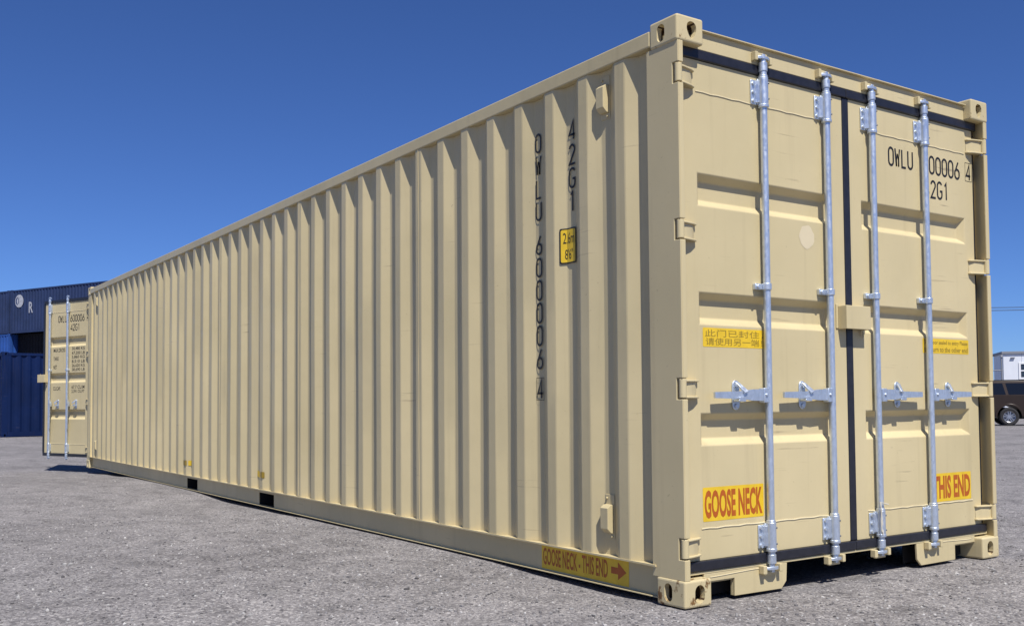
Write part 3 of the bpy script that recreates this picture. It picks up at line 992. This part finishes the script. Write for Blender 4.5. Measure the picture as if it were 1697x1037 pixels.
# ------------------------------------------------------------------ stacked blue containers in the background
def simple_container(name, loc, rz, paint, label, detail=True):
    """local: long visible side on y=0 facing -y, from x=0 to 12.192"""
    c = empty(name, loc, rz)
    tag(c, label, 'container', 'blue containers stacked behind the cream container')
    bx = lambda n_, *a, **k: MB().box(*a).build(n_, paint, c, **k)
    nP = 42
    for y, s in ((0.006, 1), (W-.006, -1)):
        vs_, k = [], 0
        x = .17
        xs = []
        while x < L-.17:
            for t_, d_ in ((0, 0), (.072, 0), (.140, .036), (.210, .036)):
                if x+t_ < L-.17: xs.append((x+t_, d_))
            x += .278
        xs.append((L-.17, xs[-1][1]))
        for a, d_ in xs:
            vs_ += [(a, y+s*d_, .160), (a, y+s*d_, 2.49)]
        g = MB().add(vs_, [(2*i, 2*i+2, 2*i+3, 2*i+1) for i in range(len(xs)-1)])
        g.build('side_panel', paint, c)
    for x, s in ((.03, 1), (L-.03, -1)):
        vs_, ys = [], []
        a = .11
        while a < W-.11:
            for t_, d_ in ((0, 0), (.11, 0), (.128, .045), (.232, .045)):
                if a+t_ < W-.11: ys.append((a+t_, d_))
            a += .25
        ys.append((W-.11, ys[-1][1]))
        for a, d_ in ys:
            vs_ += [(x+s*d_, a, .16), (x+s*d_, a, 2.47)]
        MB().add(vs_, [(2*i, 2*i+2, 2*i+3, 2*i+1) for i in range(len(ys)-1)]).build('end_panel', paint, c)
    for y in (0, W-.06):
        bx('top_rail', .178, L-.178, y, y+.06, 2.488, 2.565)
        bx('bottom_rail', .178, L-.178, y, y+.05, .014, .162)
    for x in (0.004, L-.168):
        for y in (.005, W-.155):
            bx('corner_post', x, x+.164, y, y+.15, .117, H-.117)
    for x in (.01, L-.11):
        bx('end_header', x, x+.10, .16, W-.16, 2.47, 2.56)
        bx('end_sill', x, x+.10, .16, W-.16, .014, .16)
    for x, sx in ((0, -1), (L, 1)):
        for y, sy in ((0, 1), (W, -1)):
            for z, kind in ((0, 'bottom'), (H-.118, 'top')):
                me = BC.setdefault((kind, paint), None) or casting_mesh(kind, paint)
                BC[(kind, paint)] = me
                o = mesh_of('corner_casting', me, paint, c)
                o.location = (x, y, z); o.scale = (sx, sy, 1)
    bx('roof_panel', .08, L-.08, .061, W-.061, 2.545, 2.5585)
    bx('floor', .12, L-.12, .051, W-.051, .10, .155)
    return c
BC = {}
simple_container('freight_container', (-30.43, 1.18, -.050), math.radians(97.5), 'deepblue',
                 'deep blue corrugated container standing on the ground behind the open cream door')
# far stack, three high
BD = Vector((.904, .428, 0)); BA = math.atan2(.428, .904); BN = Vector((-.428, .904, 0))
P0 = Vector((-62.40, 5.58, 0))
Pl = P0-BD*(L+.14)
bC = simple_container('freight_container', (P0.x, P0.y, 5.182), BA, 'navy', 'navy container with white disc logo and letter, topmost of the far stack')
simple_container('freight_container', (Pl.x, Pl.y, 5.182), BA, 'navy', 'navy container cut off by the left picture edge, topmost beside the white disc one')
q = P0+BN*.50+BD*.02
simple_container('freight_container', (q.x, q.y, 2.591), BA, 'shaded_black', 'container under the navy one with white disc, deep shade put into its black paint')
simple_container('freight_container', (Pl.x+BD.x*.12, Pl.y+BD.y*.12, 2.591), BA, 'bright_blue', 'brighter blue container at the left picture edge, middle of the far stack')
simple_container('freight_container', (q.x, q.y, 0.0), BA, 'navy', 'navy container at the bottom of the far stack, hidden behind the deep blue one')
simple_container('freight_container', (Pl.x+BD.x*.12, Pl.y+BD.y*.12, 0.0), BA, 'bright_blue', 'bright blue container at the bottom of the far stack by the left edge')
# logo on the navy container (local: a along x, flat just proud of the ridges)
t = MB()
ca, cz_ = .86, 1.90
t.add([(ca+.40*math.cos(i*math.pi/16), .001, cz_+.38*math.sin(i*math.pi/16)) for i in range(32)], [tuple(range(32))], 0)
arc_o = [(ca-.13+.20*math.cos(math.radians(a)), -.002, cz_+.24*math.sin(math.radians(a))) for a in range(100, 261, 20)]
arc_i = [(ca-.10+.13*math.cos(math.radians(a)), -.002, cz_+.18*math.sin(math.radians(a))) for a in range(260, 99, -20)]
t.add(arc_o+arc_i, [tuple(range(len(arc_o)+len(arc_i)))], 1)
t.add([(ca-.08, -.002, cz_-.16), (ca-.02, -.002, cz_-.16), (ca-.02, -.002, cz_+.16), (ca-.08, -.002, cz_+.16)], [(0, 1, 2, 3)], 1)
t.build('disc_logo', ['logo_white', 'logo_blue'], bC)
t = MB()
text_into(t, 'R', 1.78, 2.18, 1.15, 1.80, lambda a, z: (a, .001, z), 0)
t.build('logo_letter', 'logo_white', bC)

# ------------------------------------------------------------------ parked SUV
M['suv_paint'] = plain_mat('dark_brown_car_paint', (0.032, 0.019, 0.011), 0.34, 0.1, 0.05, 3)
M['suv_glass'] = plain_mat('tinted_car_glass', (0.008, 0.010, 0.014), 0.06, 0, 0.02, 3)
M['suv_trim'] = plain_mat('black_plastic_trim', (0.018, 0.017, 0.017), 0.6)
M['tyre'] = plain_mat('tyre_rubber', (0.022, 0.021, 0.022), 0.8, 0, 0.2, 30)
M['alloy'] = plain_mat('silver_alloy_wheel', (0.52, 0.52, 0.54), 0.3, 0.8, 0.05, 10)
M['tail_red'] = plain_mat('red_tail_lamp', (0.35, 0.02, 0.012), 0.15)
M['amber'] = plain_mat('amber_reflector', (0.75, 0.22, 0.02), 0.2)
M['clear_lamp'] = plain_mat('clear_head_lamp', (0.6, 0.62, 0.65), 0.1)

suv = empty('parked_car', (0, 0, 0))
tag(suv, 'dark brown boxy sport utility car with silver alloy wheels, parked right of the container', 'car')
# local: x forward, rear axle at x=0, near side y=-0.92
WR = .345
HWB = .90
def arch(cx_, r, t0=180, t1=0, n=10):
    return [(cx_+r*math.cos(math.radians(t0+(t1-t0)*i/n)), WR+r*math.sin(math.radians(t0+(t1-t0)*i/n))) for i in range(n+1)]
wb = 2.78
low = [(-.96, .40)] + [(-.43, .33)] + arch(0, .43, 185, -5) + [(.45, .30), (wb-.45, .30)] + arch(wb, .43, 185, -5) + \
      [(wb+.46, .34), (wb+.80, .40), (wb+.84, .72), (wb+.70, .98), (wb-.10, 1.09), (wb-.55, 1.14), (-.80, 1.17), (-.98, 1.12), (-1.0, .70)]
MB().prism(low, 1, -HWB, HWB).build('body', 'suv_paint', suv, bevel=.035, smooth=True, seg=3)
# cabin with tumblehome
cab = [(wb-.62, 1.13), (wb-1.22, 1.66), (wb-1.60, 1.715), (-.60, 1.715), (-.80, 1.66), (-.97, 1.15)]
def tumble(z): return HWB-.03-(z-1.13)*.27
vs_ = [(x, -tumble(z), z) for x, z in cab]+[(x, tumble(z), z) for x, z in cab]
n = len(cab)
g = MB().add(vs_, [tuple(range(n)), tuple(range(2*n-1, n-1, -1))]+[(i, i+n, (i+1) % n+n, (i+1) % n) for i in range(n)])
cabin = g.build('cabin', 'suv_paint', suv, bevel=.03, smooth=True, seg=3)
for s in (-1, 1):
    for pts in ([(-.86, 1.19), (-.10, 1.19), (-.20, 1.62), (-.72, 1.62)], [(.0, 1.19), (.78, 1.19), (.74, 1.62), (-.09, 1.62)], [(.88, 1.19), (wb-.86, 1.19), (wb-1.28, 1.60), (.84, 1.62)]):
        v_ = [(x, s*(tumble(z)+.006), z) for x, z in pts]+[(x, s*(tumble(z)-.01), z) for x, z in pts]
        MB().add(v_, [(0, 1, 2, 3), (7, 6, 5, 4), (0, 4, 5, 1), (1, 5, 6, 2), (2, 6, 7, 3), (3, 7, 4, 0)]).build('side_window', 'suv_glass', suv)
    for cx_ in (0, wb):
        a = [(cx_+.50*math.cos(math.radians(t_)), WR+.50*math.sin(math.radians(t_))) for t_ in range(-4, 185, 12)]
        b2 = [(cx_+.425*math.cos(math.radians(t_)), WR+.425*math.sin(math.radians(t_))) for t_ in range(184, -5, -12)]
        MB().prism(a+b2, 1, s*(HWB-.02), s*(HWB+.022)).build('wheel_arch_trim', 'suv_paint', suv, bevel=.012, smooth=True)
    MB().box(.50, wb-.50, s*(HWB-.03), s*(HWB+.015), .31, .40).build('side_sill', 'suv_trim', suv, bevel=.01)
    MB().box(-.70, wb-1.5, s*(tumble(1.7)-.06), s*(tumble(1.7)-.02), 1.725, 1.755).build('roof_rail', 'suv_trim', suv, bevel=.008)
    MB().box(-1.005, -.88, s*.72, s*(HWB+.004), .86, 1.14).build('tail_lamp', 'tail_red', suv, bevel=.01)
    MB().box(-.93, -.70, s*(HWB-.02), s*(HWB+.006), .53, .57).build('side_reflector', 'amber', suv)
    MB().box(wb+.62, wb+.80, s*.55, s*(HWB-.02), .78, .92).build('head_lamp', 'clear_lamp', suv, bevel=.01)
    MB().box(wb-.80, wb-.66, s*(HWB+.01), s*(HWB+.19), 1.12, 1.27).build('door_mirror', 'suv_trim', suv, bevel=.02)
    for hx in (.55, 1.55):
        MB().box(hx, hx+.17, s*(HWB-.005), s*(HWB+.025), .98, 1.01).build('door_handle', 'suv_trim', suv, bevel=.008)
MB().box(-1.10, -.80, -HWB+.02, HWB-.02, .42, .66).build('rear_bumper', 'suv_trim', suv, bevel=.04, seg=3)
MB().box(wb+.66, wb+.93, -HWB+.02, HWB-.02, .38, .66).build('front_bumper', 'suv_trim', suv, bevel=.04, seg=3)
MB().box(-.40, wb+.40, -.74, .74, .26, .45).build('underbody', 'dark', suv)
v_ = [(wb-.66, -.72, 1.17), (wb-.66, .72, 1.17), (wb-1.20, .60, 1.62), (wb-1.20, -.60, 1.62)]
MB().add([(a+.012, b2, c+.012) for a, b2, c in v_], [(0, 1, 2, 3)]).build('windscreen', 'suv_glass', suv)
v_ = [(-.962, -.70, 1.20), (-.962, .70, 1.20), (-.815, .60, 1.60), (-.815, -.60, 1.60)]
MB().add([(a-.012, b2, c) for a, b2, c in v_], [(0, 3, 2, 1)]).build('rear_window', 'suv_glass', suv)
for cx_ in (0, wb):
    for s in (-1, 1):
        w = empty('wheel', (cx_, s*(HWB-.10), WR), 0, suv)
        pr = [(.215, -.10), (.30, -.115), (.338, -.09), (.345, -.04), (.345, .04), (.338, .09), (.30, .115), (.215, .10)]
        g = MB(); N = 36
        for i in range(N):
            t_ = 2*math.pi*i/N
            g.v += [(r*math.cos(t_), y, r*math.sin(t_)) for r, y in pr]
        k = len(pr)
        g.f = [(i*k+j, i*k+(j+1) % k, ((i+1) % N)*k+(j+1) % k, ((i+1) % N)*k+j) for i in range(N) for j in range(k)]
        g.mi = [0]*len(g.f)
        g.build('tyre', 'tyre', w, smooth=True)
        g = MB()
        for r0, r1, y0, y1 in ((.222, .195, s*.085, s*.065),):
            for i in range(N):
                t0, t1 = 2*math.pi*i/N, 2*math.pi*(i+1)/N
                q4 = [(r0, t0, y0), (r0, t1, y0), (r1, t1, y1), (r1, t0, y1)]
                g.add([(r*math.cos(t_), y, r*math.sin(t_)) for r, t_, y in q4], [(0, 1, 2, 3)])
        g.cyl((0, s*.02, 0), (0, s*.075, 0), .055, n=16)
        for i in range(5):
            t_ = math.radians(90+72*i)
            d = Vector((math.cos(t_), 0, math.sin(t_))); e = Vector((-math.sin(t_), 0, math.cos(t_)))
            for off_ in (-.032, .032):
                a0 = d*.04+e*off_*.6; a1 = d*.205+e*off_*1.5
                hw_ = .017
                v_ = [a0-e*hw_, a0+e*hw_, a1+e*hw_, a1-e*hw_]
                g.add([(q4.x, s*.072, q4.z) for q4 in v_]+[(q4.x, s*.045, q4.z) for q4 in v_],
                      [(0, 1, 2, 3), (7, 6, 5, 4), (0, 4, 5, 1), (1, 5, 6, 2), (2, 6, 7, 3), (3, 7, 4, 0)])
        g.build('rim', 'alloy', w, smooth=True)
        g = MB().cyl((0, s*.00, 0), (0, s*.02, 0), .20, n=24)
        g.build('brake_disc', 'galv_dark', w)
CA = math.radians(37.8)
suv.rotation_euler = (0, 0, CA)
# near rear wheel touches the ground at (-17.64, 34.13)
nrm = Vector((math.sin(CA), -math.cos(CA), 0))
sp = Vector((-17.64, 34.13, 0))-nrm*(HWB-.1)
suv.location = (sp.x, sp.y, -.136)

# ------------------------------------------------------------------ white site office behind the car
M['office_white'] = plain_mat('white_sheet_siding', (0.72, 0.74, 0.77), 0.5, 0, 0.04, 2)
M['office_trim'] = plain_mat('grey_roof_trim', (0.22, 0.23, 0.25), 0.6)
M['frame_white'] = plain_mat('white_window_frame', (0.80, 0.80, 0.80), 0.4)
M['pane'] = plain_mat('dark_window_pane', (0.03, 0.04, 0.06), 0.05)
off = empty('site_office', (-26.97, 50.38, -.14), CA)
tag(off, 'white flat-roofed site office with small paned window, behind the parked car', 'building')
OL, OW, OH = 11.0, 3.4, 3.50
n = 12
for i in range(n):
    a0 = OL*i/n
    MB().box(a0+.004, a0+OL/n-.004, 0, .05, .55, OH).build('wall_panel', 'office_white', off, bevel=.006)
    MB().box(a0+.004, a0+OL/n-.004, OW-.05, OW, .55, OH).build('wall_panel', 'office_white', off)
for x in (0, OL-.05):
    MB().box(x, x+.05, .052, OW-.052, .55, OH).build('end_wall', 'office_white', off)
MB().box(-.08, OL+.08, -.08, OW+.08, OH+.001, OH+.14).build('roof', 'office_trim', off, bevel=.01)
MB().box(.1, OL-.1, .1, OW-.1, .05, .548).build('skirting', 'office_trim', off)
for x in (.86, 4.9, 8.4):
    wdw = MB().box(x-.10, x, -.04, -.001, 2.10, 3.02).box(x+.80, x+.90, -.04, -.001, 2.10, 3.02).box(x, x+.80, -.04, -.001, 2.10, 2.20).box(x, x+.80, -.04, -.001, 2.93, 3.02)
    wdw = wdw.box(x, x+.80, -.035, -.002, 2.535, 2.60).build('window', 'frame_white', off)
    MB().box(x, x+.80, -.012, -.002, 2.2005, 2.5345).build('pane', 'pane', wdw)
    MB().box(x, x+.80, -.012, -.002, 2.6005, 2.9295).build('pane', 'pane', wdw)
MB().box(.36, .58, -.10, -.001, 3.26, 3.32).build('wall_lamp', 'office_trim', off, bevel=.02)
mast = empty('service_mast', (-26.66, 49.66, -.14))
tag(mast, 'thin dark service mast with cross pipe at the white office corner', 'mast')
MB().cyl((0, 0, 0), (0, 0, 3.36), .045, n=10).build('pole', 'office_trim', mast, smooth=True)
MB().cyl((-.9, -.9, 2.58), (.05, .05, 2.58), .03, n=8).build('cross_pipe', 'office_trim', mast, smooth=True)
MB().cyl((0, 0, 3.30), (0, 0, 3.42), .09, .06, n=10).build('weather_cap', 'office_trim', mast, smooth=True)

# overhead lines far behind
M['cable'] = plain_mat('dark_cable', (0.05, 0.055, 0.07), 0.7)
def cable(p0, p1, sag, label):
    pts = []
    p0, p1 = Vector(p0), Vector(p1)
    for i in range(25):
        t_ = i/24
        q4 = p0.lerp(p1, t_); q4.z -= sag*4*t_*(1-t_)
        pts.append(q4)
    o = MB().tube(pts, .035, 5).build('power_line', 'cable', smooth=True)
    tag(o, label, 'cable', 'overhead lines behind the yard')
dv = Vector((1.70, 2.45, 0)).normalized()
base = Vector((-51.9, 93.3, 0))
def pole(p_, label):
    e = empty('utility_pole', (p_.x, p_.y, -.14))
    tag(e, label, 'pole', 'poles carrying the overhead lines')
    MB().cyl((0, 0, 0), (0, 0, 11.4), .16, .11, n=12).build('shaft', 'timber', e, smooth=True)
    MB().box(-.9, .9, -.06, .06, 11.0, 11.14).build('cross_arm', 'timber', e)
pA, pB = base-dv*22, base+dv*26
pole(pA, 'timber utility pole standing behind the cream container'); pole(pB, 'timber utility pole standing beyond the right picture edge')
cable((pA.x, pA.y, 11.0), (pB.x, pB.y, 11.3), 1.1, 'upper of two thin overhead lines in the sky right of the container')
cable((pA.x+.3, pA.y, 10.4), (pB.x+.3, pB.y, 10.9), .9, 'lower of two thin overhead lines in the sky right of the container')
